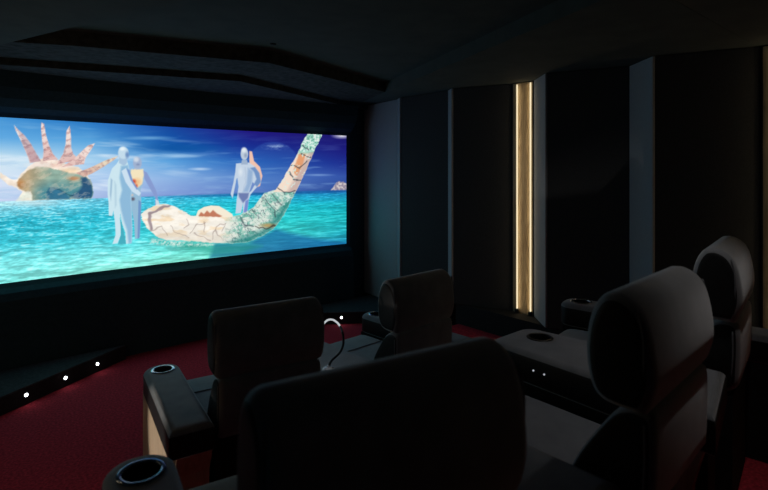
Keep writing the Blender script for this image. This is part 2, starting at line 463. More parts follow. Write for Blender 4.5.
    C = mix(C, (96, 88, 104), ell(132.8, 199, 3, 2.6, 0.8)); C = mix(C, (226, 196, 176), ell(131.5, 195, 2.6, 1.8, 0.8))
    part([(119,160),(127,161),(128.5,165),(130.5,175),(133,186),(131,197),(131.8,212),(132.3,230),(131.5,243),(126,244),(125.4,233),(122.2,224),(120.2,214),(121,226),(120.5,236),(117.5,243.3),(112.5,244),(115.6,235),(115,222),(113.3,211),(112.4,216),(108.8,215.5),(108.6,203),(107.6,194),(108,180),(112,168.5),(116.5,164)], lit)
    part([(121,166),(128,165),(130.5,175),(133,186),(131,197),(131.8,212),(132.3,230),(131.5,243),(128.6,243.5),(127,230),(123.5,220),(121,210),(119.5,200),(122,190),(119.5,178)], shd, 2.4)
    C = mix(C, (70, 172, 190), poly([(119.8,218),(122.4,227),(125,237),(126,244),(118,244),(120.8,235),(120.6,226)], 0.9) * 0.95)
    part([(121.5,171),(126,168),(130.5,179),(136.5,188.5),(141,193),(139,196),(132,191.5),(125.5,182)], (204, 224, 240))
    part([(126.5,168.5),(129.5,170),(133,181),(138,189),(136.5,189.5),(130.5,180)], (120, 152, 206), 1.2)
    part([(110.8,178),(112.5,180),(111.7,192),(110.9,201),(109.8,194)], (158, 190, 214), 1.2)
    part([(114.5,181),(116.3,185),(116.5,205),(115,208)], (178, 208, 224), 2)
    C = mix(C, (168, 196, 222), poly([(119.3,155),(127.5,157),(127,163),(124,166),(119,163)]))
    C = mix(C, (196, 220, 236), ell(123.3, 152.8, 5.9, 6.9, 0.22)); C = mix(C, (104, 140, 190), ell(127.2, 154.8, 2.8, 4.6, 0.7) * 0.9)
    C = mix(C, (232, 244, 250), ell(122.4, 148.8, 4, 2.7, 0.7))
    # ---- island
    k = poly([(331,190),(333.5,187),(336,183),(339,181),(341,182),(343,181.6),(347,184),(350,190)], 1.2)
    C = mix(C, (150, 140, 160), k); C = mix(C, (224, 214, 210), k * np.clip((nf - 0.45) * 4, 0, 0.9))
    # ---- shell ship: shadow, far lump, hull, coil, tail
    C = mix(C, (20, 92, 158), poly([(214,243),(248,243),(276,229),(290,233),(318,239),(350,243),(350,252),(300,250),(258,256),(210,258)], 5) * 0.66)
    C = mix(C, (44, 150, 132), poly([(150,240),(175,242),(215,244),(250,244),(262,246),(240,254),(215,256)], 6) * 0.6)
    k = poly([(196,216),(198,210.5),(204,207),(211,205.5),(219,206),(226,210),(232,214),(234,218),(212,218)])
    C = mix(C, (246, 236, 214), k)
    C = mix(C, (186, 104, 76), poly([(198,216.5),(201,212),(204,214),(207,210.5),(210,213),(213,210),(217,213.5),(222,216),(220,217.5)], 1.2) * 0.85)
    # figure three
    part([(249.3,151),(252,151.5),(254,161),(260,167),(262.4,176),(260,186),(255,188),(252.6,176),(249.5,165)], (240, 194, 174))
    C = mix(C, (196, 96, 66), poly([(254,176),(258,174),(258,184),(255,187)], 2) * 0.6)
    part([(236,163.5),(242,163),(249,162.6),(255,166.5),(259.4,173),(261,182),(257,187),(250.5,194.5),(248.8,200),(247,213),(242.8,213.5),(243,204),(241,213),(235.5,213.5),(236.8,199),(238.3,188),(236.8,178),(234.3,190),(232.6,198.5),(230.6,194),(233.3,183),(235.3,172)], (196, 212, 230))
    part([(250,168),(255,167),(259.4,173),(261,182),(257,187),(254,184),(256.5,179),(254,172)], (112, 146, 196), 1.4)
    part([(248,168),(253,171),(252,183),(248,192),(243,192),(246.5,184)], (150, 178, 212), 2.5)
    part([(238.3,193),(249,193),(248,198),(243,203),(239,197)], (110, 126, 176), 1.6)
    part([(245.5,201),(248.8,199),(247,213),(243.5,213)], (120, 140, 206), 1.2)
    part([(236.2,180),(237.4,178),(238.6,187),(236.6,191)], (104, 146, 208)); part([(252.6,182),(255,184.5),(251.2,191),(249,192.5)], (110, 140, 200))
    C = mix(C, (160, 176, 200), line([(244.5,167),(244.6,190)], 0.3, 1.2) * 0.5)
    C = mix(C, (230, 238, 244), ell(240.5, 172, 3.2, 6, 0.9) * 0.7)
    C = mix(C, (190, 204, 220), ell(244.4, 154.0, 4.2, 7.0, 0.22)); C = mix(C, (226, 234, 240), ell(243.8, 150, 3.4, 3.6, 0.7))
    C = mix(C, (116, 132, 164), ell(245.6, 155.4, 2.4, 3.4, 0.8) * 0.55)
    part([(242,160),(247,160),(248,164.5),(241,164.5)], (160, 180, 206))
    hull = poly([(141,213.5),(147,209.5),(157,205),(165,203.5),(175,206.5),(185,212),(190,215.5),(200,216.5),(213,216.8),(229,217.3),(240,215),(251,209.5),(257,203),(262,196),(266,192.5),(276,189.5),(282,181),(290,167),(298.5,152.5),(302,143.5),(307.7,134),(322.5,134),(316.5,146),(312,156),(306.5,168),(301,181),(296,191),(291,201),(286,211),(280,220.5),(273,229),(262,236),(248,242),(232,243),(212,243),(198,241.4),(180,240.4),(166,240.2),(156,236),(147,228),(142.5,220)], 0.9, 1.6)
    C = mix(C, (247, 241, 230), hull)
    C = mix(C, (238, 208, 166), hull * np.clip((fbm(px / 12, py / 4, 201) - 0.52) * 5, 0, 0.62) * (px < 236))
    C = mix(C, (226, 218, 204), hull * np.clip((py - 228) / 14, 0, 0.7) * (px < 236))
    C = mix(C, (150, 132, 140), (line([(171,205),(158,209),(149.5,214),(148.2,220),(151,228)], 1.5, 1.2)) * hull * 0.85)
    for ln in ([(150,230),(160,227),(168,236)], [(171,226),(178,233),(188,238)], [(189,233),(197,225),(205,223)], [(194,233),(202,238),(210,240.5)], [(204,222),(205,232)], [(212,240),(213,230),(219,226),(226,224)], [(214,230),(217,236),(222,239)], [(226,224),(221,231)], [(186,220),(189,225),(184,228)]):
        C = mix(C, (128, 108, 104), line(ln, 0.3, 1.0) * hull * 0.6)
    C = C * (1 + hull * (fbm(px / 8, py / 3, 351) - 0.5) * 0.16)[:, None]
    coil = np.clip((px - 222 + (py - 228) * 0.3) / 16, 0, 1) * hull * np.clip((py - 186) / 6, 0, 1)
    C = mix(C, (206, 224, 212), coil * 0.85)
    C = mix(C, (112, 182, 166), coil * np.clip((fbm(px / 6, py / 4, 271) - 0.44) * 5 + (px - 252) / 60, 0, 0.9))
    C = mix(C, (238, 240, 236), coil * np.clip((nf - 0.52) * 5, 0, 0.85) * np.clip(1.2 - (px - 225) / 90, 0.3, 1))
    C = mix(C, (64, 88, 98), coil * np.clip((0.045 - np.abs(fbm((px + 0.6 * py) / 7, (py - 0.75 * px) / 4.2, 251, 3) - 0.5)) * 16, 0, 0.62))
    C = mix(C, (30, 124, 120), coil * poly([(222,244),(248,244),(270,232),(284,216),(292,200),(287,199),(276,216),(262,230),(240,238)], 6) * 0.75)
    C = mix(C, (206, 158, 96), coil * ell(268, 225.5, 11, 3.4, 0.8) * 0.8)
    C = mix(C, (60, 48, 46), line([(255,227),(266,229),(276,226)], 0.5, 0.9) * hull * 0.8)
    for ln in ([(241,216),(245,225),(253,227)], [(252,210),(258,219)], [(262,197),(270,205),(276,216)], [(271,193),(281,206)]):
        C = mix(C, (56, 62, 74), line(ln, 0.4, 1) * hull * 0.7)
    tail = hull * (py < 192) * (px > 274)
    C = mix(C, (244, 222, 204), tail)
    C = mix(C, (226, 148, 98), tail * poly([(299,153),(306,153),(303,165),(297,176),(293,172)], 2) * 0.85)
    C = mix(C, (150, 208, 190), tail * np.clip((155 - py) / 3, 0, 1))
    C = mix(C, (236, 244, 240), tail * np.clip((153 - py) / 3, 0, 1) * np.clip((nf - 0.5) * 6, 0, 0.9))
    C = mix(C, (70, 140, 120), tail * np.clip((153 - py) / 3, 0, 1) * np.clip((0.42 - nf) * 6, 0, 0.8))
    side = (px - (276 + (190 - py) * 0.57))
    C = mix(C, (176, 150, 150), tail * np.clip((side - 10) / 8, 0, 0.6) * (py > 152))
    for ln in ([(300,152.5),(306,156),(311,157)], [(291,166),(300,169),(306,162)], [(290,173),(294,179),(300,180)], [(277,189),(286,192),(295,190)], [(303,144),(309,150)]):
        C = mix(C, (62, 70, 80), line(ln, 0.55, 0.9) * hull * 0.85)
    C = mix(C, (214, 240, 232), hull * (py < 205) * (px > 250) * np.clip((fbm(px / 1.8, py / 1.8, 361, 2) - 0.66) * 6, 0, 0.8))
    # foam where things meet the water
    C = mix(C, (226, 240, 232), poly([(152,239),(180,241.5),(215,244),(213,246),(170,246),(150,243)], 3) * np.clip((nf - 0.35) * 3, 0, 0.9))
    return np.clip(C, 0, 255)

def picture_mesh():
    nx, nz = 620, 230
    X, Z = np.meshgrid(np.linspace(SX0, SX1, nx + 1), np.linspace(SZ0, SZ1, nz + 1))
    k = (X - 1.873) / 1.713
    Y = 4.80 + 0.08 * np.maximum(0, 1 - k * k)
    # artwork coordinates: the film frame laid out over the canvas
    zc = X * SA + Y * CA
    px = 384 + 512 * (X * CA - Y * SA) / zc
    py = 170 + 512 * (1.60 - Z) / zc
    col = paint(px.ravel(), py.ravel()) / 255
    col = np.where(col <= 0.04045, col / 12.92, ((col + 0.055) / 1.055) ** 2.4)
    V = np.stack([X, Y, Z], -1).reshape(-1, 3)
    i = np.arange((nx + 1) * (nz + 1)).reshape(nz + 1, nx + 1)
    F = np.stack([i[:-1, :-1], i[:-1, 1:], i[1:, 1:], i[1:, :-1]], -1).reshape(-1, 4)
    me = bpy.data.meshes.new('picture')
    me.vertices.add(len(V)); me.vertices.foreach_set('co', V.astype(np.float32).ravel())
    me.loops.add(F.size); me.loops.foreach_set('vertex_index', F.astype(np.int32).ravel())
    me.polygons.add(len(F)); me.polygons.foreach_set('loop_start', np.arange(0, F.size, 4, dtype=np.int32))
    me.update(calc_edges=True)
    at = me.color_attributes.new('film', 'FLOAT_COLOR', 'POINT')
    at.data.foreach_set('color', np.concatenate([col, np.ones((len(col), 1))], 1).astype(np.float32).ravel())
    m = bpy.data.materials.new('film picture')
    m.use_nodes = True
    N, L = m.node_tree.nodes, m.node_tree.links
    N.clear()
    o = N.new('ShaderNodeOutputMaterial'); e = N.new('ShaderNodeEmission'); a = N.new('ShaderNodeAttribute')
    a.attribute_name = 'film'
    e.inputs['Strength'].default_value = 1.0
    L.new(a.outputs['Color'], e.inputs['Color']); L.new(e.outputs[0], o.inputs['Surface'])
    me.materials.append(m)
    o = bpy.data.objects.new('picture', me)
    COL.objects.link(o)
    return o
rel(screen, picture_mesh())

# ------------------------------------------------------------------ low corner stages with step lights
zst = 0.125
def stage(name, pts, label):
    t = empty(name, (sum(p[0] for p in pts) / len(pts), sum(p[1] for p in pts) / len(pts), 0))
    tag(t, label, 'stage')
    rel(t, obj('fascia', prism(pts, 'z', 0.002, zst - 0.012), STAGE_E))
    rel(t, obj('deck', prism(pts, 'z', zst - 0.012, zst, 0.003, 1), STAGE))
    return t
LA, LB = Vector((1.18, 4.70)), Vector((-0.55, 3.62))
RA, RB = Vector((2.58, 4.70)), Vector((3.85, 3.82))
stage('corner_stage', [tuple(LA), (0.13, 4.69), (-0.55, 4.69), tuple(LB)], 'low black triangular stage under the left part of the screen')
stage('corner_stage', [tuple(RA), tuple(RB), (3.85, 4.69), (3.6, 4.69)], 'low black triangular stage in the corner by the right wall panels')
def step_light(px, a, b, label):
    # where the fascia line runs under direction px
    u = (px - 384) / 512
    d = Vector((SA + u * CA, CA - u * SA))
    e = b - a
    det = d.x * -e.y + e.x * d.y
    s = (a.x * -e.y + e.x * a.y) / det
    p = d * s
    nrm = Vector((e.y, -e.x)).normalized()
    if nrm.y > 0: nrm = -nrm
    t = empty('step_light', (p.x, p.y, 0.068), math.atan2(nrm.y, nrm.x))
    tag(t, label, 'step light', 'step lights along the corner stages')
    def disc(r0, x0, x1, m, name):
        b_ = lathe([(r0, x0), (r0, x1)], 20)
        for v in b_.verts: v.co = Vector((v.co.z, v.co.x, v.co.y))
        return obj(name, b_, m, t, True, 40)
    disc(0.022, 0.001, 0.004, BLACK, 'bezel')
    disc(0.0105, 0.004, 0.008, STEP, 'lens')
    return t
step_light(25.7, LA, LB, 'white step light on the left stage, farthest along from its point')
step_light(65, LA, LB, 'white step light in the middle of the three on the left stage')
step_light(97, LA, LB, 'white step light on the left stage closest to its pointed tip')
step_light(341.5, RA, RB, 'white step light on the right corner stage above the gooseneck lamp')

# ------------------------------------------------------------------ side walls: sawtooth acoustic panels and lit wood strips
def P2(side, d, y):      # d = distance out from the recessed plane into the room
    return (XR - d, y) if side > 0 else (XL + d, y)
def panel(side, far, nose, tail, z0, label):
    """far, nose, tail: (distance out from the recessed plane, y); the grey edge runs far-nose, the black face nose-tail"""
    t = empty('acoustic_panel', (*P2(side, 0.05, (far[1] + tail[1]) / 2), z0))
    tag(t, label, 'wall panel', 'sawtooth acoustic panels on the side walls')
    (fd, fy), (nd, ny), (td, ty) = far, nose, tail
    e = (Vector((nd - fd, ny - fy))).normalized()
    q = Vector((-e.y, e.x))
    if q.y > 0: q = -q
    q *= 0.016
    rel(t, obj('panel_body', prism([P2(side, -0.028, fy + q.y - 0.004), P2(side, fd + q.x, fy + q.y), P2(side, nd + q.x, ny + q.y), P2(side, td, ty), P2(side, -0.028, ty)], 'z', z0, ZP1 - 0.006), PANEL))
    rel(t, obj('panel_edge', prism([P2(side, fd, fy), P2(side, nd, ny), P2(side, nd + q.x, ny + q.y), P2(side, fd + q.x, fy + q.y)], 'z', z0, ZP1 - 0.005), EDGE))
def wall_light(side, ya, yb, label, watts=LED_W):
    t = empty('wall_light', (*P2(side, 0, (ya + yb) / 2), ZP0))
    tag(t, label, 'wall light', 'lit oak strips on the side walls')
    L_ = ya - yb
    def bx(name, d0, d1, y0, y1, m, z0=ZP0, z1=ZP1 - 0.01, bev=0):
        p, q = P2(side, d0, y0), P2(side, d1, y1)
        lo = (min(p[0], q[0]), min(y0, y1), z0); hi = (max(p[0], q[0]), max(y0, y1), z1)
        rel(t, obj(name, box(lo, hi, bev), m))
    bx('back_board', -0.025, 0.0, yb + 0.002, ya - 0.002, BLACK_M)
    bx('wood_plank', 0.001, 0.008, yb + 0.004, ya - 0.014, PLANK)
    for y, k in ((yb + 0.022, 1), (ya - 0.062, -1)):
        bx('led_strip', 0.008, 0.018, y - 0.0045, y + 0.0045, LED, ZP0 + 0.035, ZP1 - 0.02)
        bx('led_end_cap', 0.0, 0.03, y - 0.012, y + 0.012, BLACK_M, ZP0 + 0.001, ZP0 + 0.034)
        # the tape inside the channel, turned towards the plank
        ld = bpy.data.lights.new('led_tape', 'AREA')
        ld.shape = 'RECTANGLE'; ld.size = 0.006; ld.size_y = ZP1 - ZP0 - 0.06
        ld.color = (1.0, 0.78, 0.48); ld.energy = watts
        lo = bpy.data.objects.new('led_tape', ld); COL.objects.link(lo)
        p = P2(side, 0.028, y + k * 0.0075)
        lo.location = (p[0], p[1], (ZP0 + ZP1) / 2)
        z = -Vector(((1 if side > 0 else -1) * 0.30, k * 0.95, 0)).normalized()   # lamp's own z axis looks backwards
        yv = Vector((0, 0, 1)); xv = yv.cross(z)
        lo.rotation_euler = Matrix((xv, yv, z)).transposed().to_euler()
names = ['first', 'second']
for side in (1, -1):
    w = 'right' if side > 0 else 'left'
    # flat panel next to the screen
    t = empty('acoustic_panel', (*P2(side, 0, 4.46), zst))
    tag(t, f'plain grey wall panel closest to the screen on the {w} wall', 'wall panel', 'sawtooth acoustic panels on the side walls')
    rel(t, obj('panel_face', prism([P2(side, 0.0, 4.838), P2(side, 0.10, 4.143), P2(side, -0.028, 4.143), P2(side, -0.028, 4.838)], 'z', zst + 0.002, ZP1 - 0.006), EDGE))
    panel(side, (0.10, 4.14), (0.17, 4.02), (0.145, 3.357), zst + 0.002, f'black angled wall panel, second from the screen on the {w} wall')
    panel(side, (0.145, 3.355), (0.22, 3.243), (0.0, 2.722), ZP0, f'black angled wall panel just on the screen side of the nearer-to-screen lit strip, {w} wall')
    panel(side, (0.0, 2.498), (0.22, 2.25), (0.0, 1.69), ZP0, f'black wall panel with grey edge touching the lit wood strip by the screen, {w} wall')
    panel(side, (0.0, 1.685), (0.22, 1.435), (0.0, 0.883), ZP0, f'black wall panel with wide grey edge between two lit strips, {w} wall')
    panel(side, (0.0, 0.655), (0.22, 0.405), (0.0, -0.155), ZP0, f'black wall panel beside the rear seats on the {w} wall')
    panel(side, (0.0, -0.157), (0.22, -0.407), (0.0, -1.095), ZP0, f'black wall panel behind the rear seats on the {w} wall')
    panel(side, (0.0, -1.322), (0.22, -1.572), (0.0, -2.25), ZP0, f'black wall panel next to the rear wall on the {w} wall')
    wall_light(side, 2.72, 2.50, f'warm lit oak strip with two light lines nearest the screen on the {w} wall', LED_W if side > 0 else 0.9)
    if side > 0:
        wall_light(side, 0.88, 0.66, 'warm lit oak strip beside the rear seats on the right wall')
        wall_light(side, -1.10, -1.32, 'warm lit oak strip behind the rear seats on the right wall', 0.5)

t = empty('added_aisle_light', (XL + 0.216, 2.62, 0.0))  # unseen lamp, added to brighten the front recliner's oak side panel
tag(t, 'added unseen low light standing on the carpet at the left wall', 'step light')
obj('housing', box((-0.041, -0.03, 0.0), (0.0, 0.03, 0.27), 0.004), BLACK, t)
b_ = lathe([(0.020, 0.0), (0.020, 0.006)], 20)
for v in b_.verts: v.co = Vector((v.co.z, v.co.x, v.co.y + 0.24))
obj('lens', b_, STEP, t, True, 40)
ld = bpy.data.lights.new('added_aisle_lamp', 'SPOT')
ld.energy = ADDED_AISLE_W; ld.color = (1.0, 0.93, 0.84); ld.spot_size = math.radians(34); ld.spot_blend = 0.6; ld.shadow_soft_size = 0.015
lo = bpy.data.objects.new('added_aisle_lamp', ld); COL.objects.link(lo)
lo.location = (XL + 0.24, 2.62, 0.24)
lo.rotation_euler = (Vector((0.63, 2.45, 0.33)) - lo.location).to_track_quat('-Z', 'Y').to_euler()

# unseen ceiling spot, added to light the headrests of the rear row
sx, sy = 1.98, 0.46
t = empty('added_ceiling_spot', (sx, sy, ZS))
tag(t, 'added unseen ceiling spotlight above the rear row of seats', 'spotlight')
obj('housing', lathe([(0.045, 0.0), (0.045, -0.012), (0.034, -0.014), (0.034, -0.004)], 28, ring=True), BLACK, t, True, 40)
obj('lens', lathe([(0.030, -0.004), (0.030, -0.001)], 24), STEP, t, True, 40)
ld = bpy.data.lights.new('added_spot_lamp', 'SPOT')
ld.energy = ADDED_REAR_W; ld.color = (1.0, 0.97, 0.95); ld.spot_size = math.radians(72); ld.spot_blend = 1.0; ld.shadow_soft_size = 0.03
lo = bpy.data.objects.new('added_spot_lamp', ld); COL.objects.link(lo)
lo.location = (sx, sy, ZS - 0.02)
lo.rotation_euler = (Vector((1.98, 0.66, 1.30)) - lo.location).to_track_quat('-Z', 'Y').to_euler()

# ------------------------------------------------------------------ seats
def boolean_cut(o, cutter):
    md = o.modifiers.new('cut', 'BOOLEAN'); md.operation = 'DIFFERENCE'; md.object = cutter; md.solver = 'EXACT'
    dg = bpy.context.evaluated_depsgraph_get()
    me = bpy.data.meshes.new_from_object(o.evaluated_get(dg))
    o.modifiers.clear()
    o.data = me
    bpy.data.objects.remove(cutter)
    for p in me.polygons: p.use_smooth = True
    me.set_sharp_from_angle(angle=math.radians(48))

def pad_loft(pts, z0, z1, r, seg=6):
    """upholstered slab: plan outline with the top and bottom edges rolled in"""
    xs, ys = [p[0] for p in pts], [p[1] for p in pts]
    cx, cy = (min(xs) + max(xs)) / 2, (min(ys) + max(ys)) / 2
    hx, hy = (max(xs) - min(xs)) / 2, (max(ys) - min(ys)) / 2
    rows = []
    for i in range(seg + 1):
        th = math.pi / 2 * i / seg
        rows.append((z1 - r + r * math.sin(th), r * (1 - math.cos(th))))
    rows = [(z0, 0.006), (z0 + 0.006, 0.0)] + rows
    bm = bmesh.new()
    rings = [[bm.verts.new((cx + (p[0] - cx) * (1 - d / hx), cy + (p[1] - cy) * (1 - d / hy), z)) for p in pts] for z, d in rows]
    n = len(pts)
    for A_, B_ in zip(rings, rings[1:]):
        for k in range(n):
            bm.faces.new((A_[k], A_[(k + 1) % n], B_[(k + 1) % n], B_[k]))
    bm.faces.new(rings[0][::-1]); bm.faces.new(rings[-1])
    return bm

def pad_with_cup(name, outline, z0, z1, cup, ringmat, parent):
    o = obj(name, pad_loft(outline, z0, z1, 0.034), VELVET, None, True, 35)
    cut = obj('cutter', lathe([(0.048, z0 + 0.03), (0.048, z1 + 0.05)], 40, (cup[0], cup[1], 0)), BLACK)
    bpy.context.view_layer.update()
    boolean_cut(o, cut)
    o.parent = parent
    o.data.materials.append(SIDE)
    for p in o.data.polygons:
        if abs(p.normal.z) < 0.35: p.material_index = 1
    c = obj('cup_holder', lathe([(0.001, z1 - 0.08), (0.0475, z1 - 0.08), (0.0475, z1 - 0.001), (0.0445, z1 - 0.001), (0.0445, z1 - 0.074), (0.001, z1 - 0.074)], 40, (cup[0], cup[1], 0)), BLACK, o, True, 40)
    tag(c, 'black cup holder')
    r = obj('cup_ring', lathe([(0.0445, z1 + 0.0005), (0.046, z1 + 0.004), (0.054, z1 + 0.005), (0.0575, z1 + 0.001), (0.056, z1 - 0.003), (0.046, z1 - 0.003)], 48, (cup[0], cup[1], 0), None, True), ringmat, o, True, 60)
    tag(r, 'shiny metal ring around the cup holder')
    return o

def cushion(pts, hw, r, seg=6):
    """rounded upholstered block: outline (y,z) swept over the width, its two ends drawn in; black leather flanks get slot 1"""
    pts = [tuple(p) for p in smooth_path([Vector((p[0], p[1], 0)) for p in list(pts) + [pts[0]]], 3)][:-1]
    ys, zs = [p[0] for p in pts], [p[1] for p in pts]
    cy, cz = (min(ys) + max(ys)) / 2, (min(zs) + max(zs)) / 2
    hy, hz = (max(ys) - min(ys)) / 2, (max(zs) - min(zs)) / 2
    secs = []
    for i in range(seg + 1):
        th = math.pi / 2 * i / seg
        secs.append((hw - r + r * math.sin(th), r * (1 - math.cos(th))))
    rows = [(-x, d, i > seg - 3) for i, (x, d) in reversed(list(enumerate(secs)))] + [(x, d, i > seg - 3) for i, (x, d) in enumerate(secs)]
    bm = bmesh.new()
    rings = [[bm.verts.new((x, cy + (p[0] - cy) * (1 - d / hy), cz + (p[1] - cz) * (1 - d / hz))) for p in pts] for x, d, _ in rows]
    n = len(pts)
    for j, (A_, B_) in enumerate(zip(rings, rings[1:])):
        for k in range(n):
            f = bm.faces.new((A_[k], A_[(k + 1) % n], B_[(k + 1) % n], B_[k]))
            if rows[j][2] and rows[j + 1][2]: f.material_index = 1
    for f in (bm.faces.new(rings[0][::-1]), bm.faces.new(rings[-1])): f.material_index = 1
    return bm

def two_tone(o):
    o.data.materials.append(SIDE)
    return o

def recliner(loc, deg, label, left_arm=False, right_arm=False, arm_len=0.81, ring=CHROME, arm_off=0.347, arm_hw=0.09, full_back=False, head_hw=0.252):
    t = empty('cinema_recliner', loc, math.radians(deg))
    tag(t, label, 'armchair', 'cinema recliners in two rows')
    hw = 0.243
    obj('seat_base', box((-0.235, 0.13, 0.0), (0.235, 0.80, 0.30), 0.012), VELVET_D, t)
    s = obj('seat', cushion([(0.15, 0.305), (0.15, 0.40), (0.20, 0.422), (0.40, 0.432), (0.62, 0.44), (0.78, 0.438), (0.83, 0.42), (0.856, 0.385), (0.856, 0.345), (0.84, 0.315), (0.80, 0.304)], hw, 0.03), VELVET, t, True, 50)
    obj('seat_seam', tube([(-hw + 0.03, 0.60, 0.4412), (0, 0.60, 0.4418), (hw - 0.03, 0.60, 0.4412)], 0.0025, 6), PIPE, s, True)
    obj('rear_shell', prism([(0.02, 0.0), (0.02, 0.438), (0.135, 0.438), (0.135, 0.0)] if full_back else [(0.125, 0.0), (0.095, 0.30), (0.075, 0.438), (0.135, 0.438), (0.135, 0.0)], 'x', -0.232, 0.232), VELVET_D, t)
    obj('footrest', prism([(0.815, 0.05), (0.87, 0.055), (0.885, 0.10), (0.885, 0.25), (0.87, 0.295), (0.815, 0.298)], 'x', -hw + 0.005, hw - 0.005, 0.02, 3), VELVET, t, True, 50)
    b = obj('backrest', cushion([(0.0, 0.49), (-0.004, 0.60), (-0.003, 0.70), (0.012, 0.722), (0.05, 0.722), (0.09, 0.70), (0.135, 0.64), (0.185, 0.56), (0.222, 0.48), (0.23, 0.445), (0.14, 0.44), (0.07, 0.445), (0.02, 0.462)], hw - 0.004, 0.028), VELVET, t, True, 50)
    h = obj('headrest', cushion([(0.012, 0.722), (0.0, 0.745), (-0.012, 0.79), (-0.013, 0.83), (-0.009, 0.87), (-0.002, 0.91), (0.008, 0.945), (0.022, 0.97), (0.042, 0.988), (0.064, 0.998), (0.084, 1.0), (0.108, 0.993), (0.130, 0.965), (0.147, 0.918), (0.154, 0.86), (0.150, 0.80), (0.135, 0.752), (0.11, 0.73), (0.07, 0.723)], head_hw, 0.034), VELVET, t, True, 50)
    two_tone(b); two_tone(h); two_tone(s)
    for s_ in (-1, 1):
        x = s_ * (head_hw - 0.003)
        obj('headrest_piping', tube(smooth_path([(x - s_ * 0.004, 0.022, 0.74), (x - s_ * 0.002, 0.012, 0.80), (x - s_ * 0.001, 0.010, 0.90), (x - s_ * 0.005, 0.022, 0.965)], 4), 0.003, 6), PIPE, h, True)
        x = s_ * (hw + 0.004)
        obj('backrest_piping', tube(smooth_path([(x - s_ * 0.012, 0.025, 0.50), (x - s_ * 0.008, 0.018, 0.60), (x - s_ * 0.010, 0.02, 0.69)], 4), 0.003, 6), PIPE, b, True)
    for s_, on in ((-1, left_arm), (1, right_arm)):
        if not on: continue
        c = s_ * arm_off; w_ = arm_hw
        L_ = arm_len
        R = 0.072
        yr = -0.16 if full_back else -0.01
        out = [(c - w_, yr), (c + w_, yr)]
        for k in range(7):
            a = math.pi / 2 * k / 6
            out.append((c + w_ - R + R * math.cos(a), L_ - R + R * math.sin(a)))
        for k in range(7):
            a = math.pi / 2 + math.pi / 2 * k / 6
            out.append((c - w_ + R + R * math.cos(a), L_ - R + R * math.sin(a)))
        pad_with_cup('armrest', out, 0.437, 0.56, (c, L_ - 0.105), ring, t)
        x0, x1 = sorted((c - s_ * (w_ - 0.005), c + s_ * (w_ - 0.032)))
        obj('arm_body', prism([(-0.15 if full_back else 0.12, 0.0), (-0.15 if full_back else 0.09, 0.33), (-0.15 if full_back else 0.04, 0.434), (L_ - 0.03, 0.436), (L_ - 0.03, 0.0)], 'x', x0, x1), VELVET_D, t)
        x0, x1 = sorted((c + s_ * (w_ - 0.030), c + s_ * (w_ - 0.006)))
        o = obj('side_panel', prism([(0.11, 0.0), (0.075, 0.33), (0.02, 0.436), (L_ - 0.012, 0.436), (L_ - 0.012, 0.0)], 'x', x0, x1, 0.002, 1), OAK, t)
        tag(o, 'light oak side panel')
        if not full_back:
            tag(obj('end_board', prism([(0.09, 0.0), (0.055, 0.33), (0.005, 0.434), (0.032, 0.434), (0.082, 0.33), (0.115, 0.0)], 'x', *sorted((c - s_ * (w_ - 0.006), c + s_ * (w_ - 0.032)))), OAK, t), 'light oak end board')
    return t

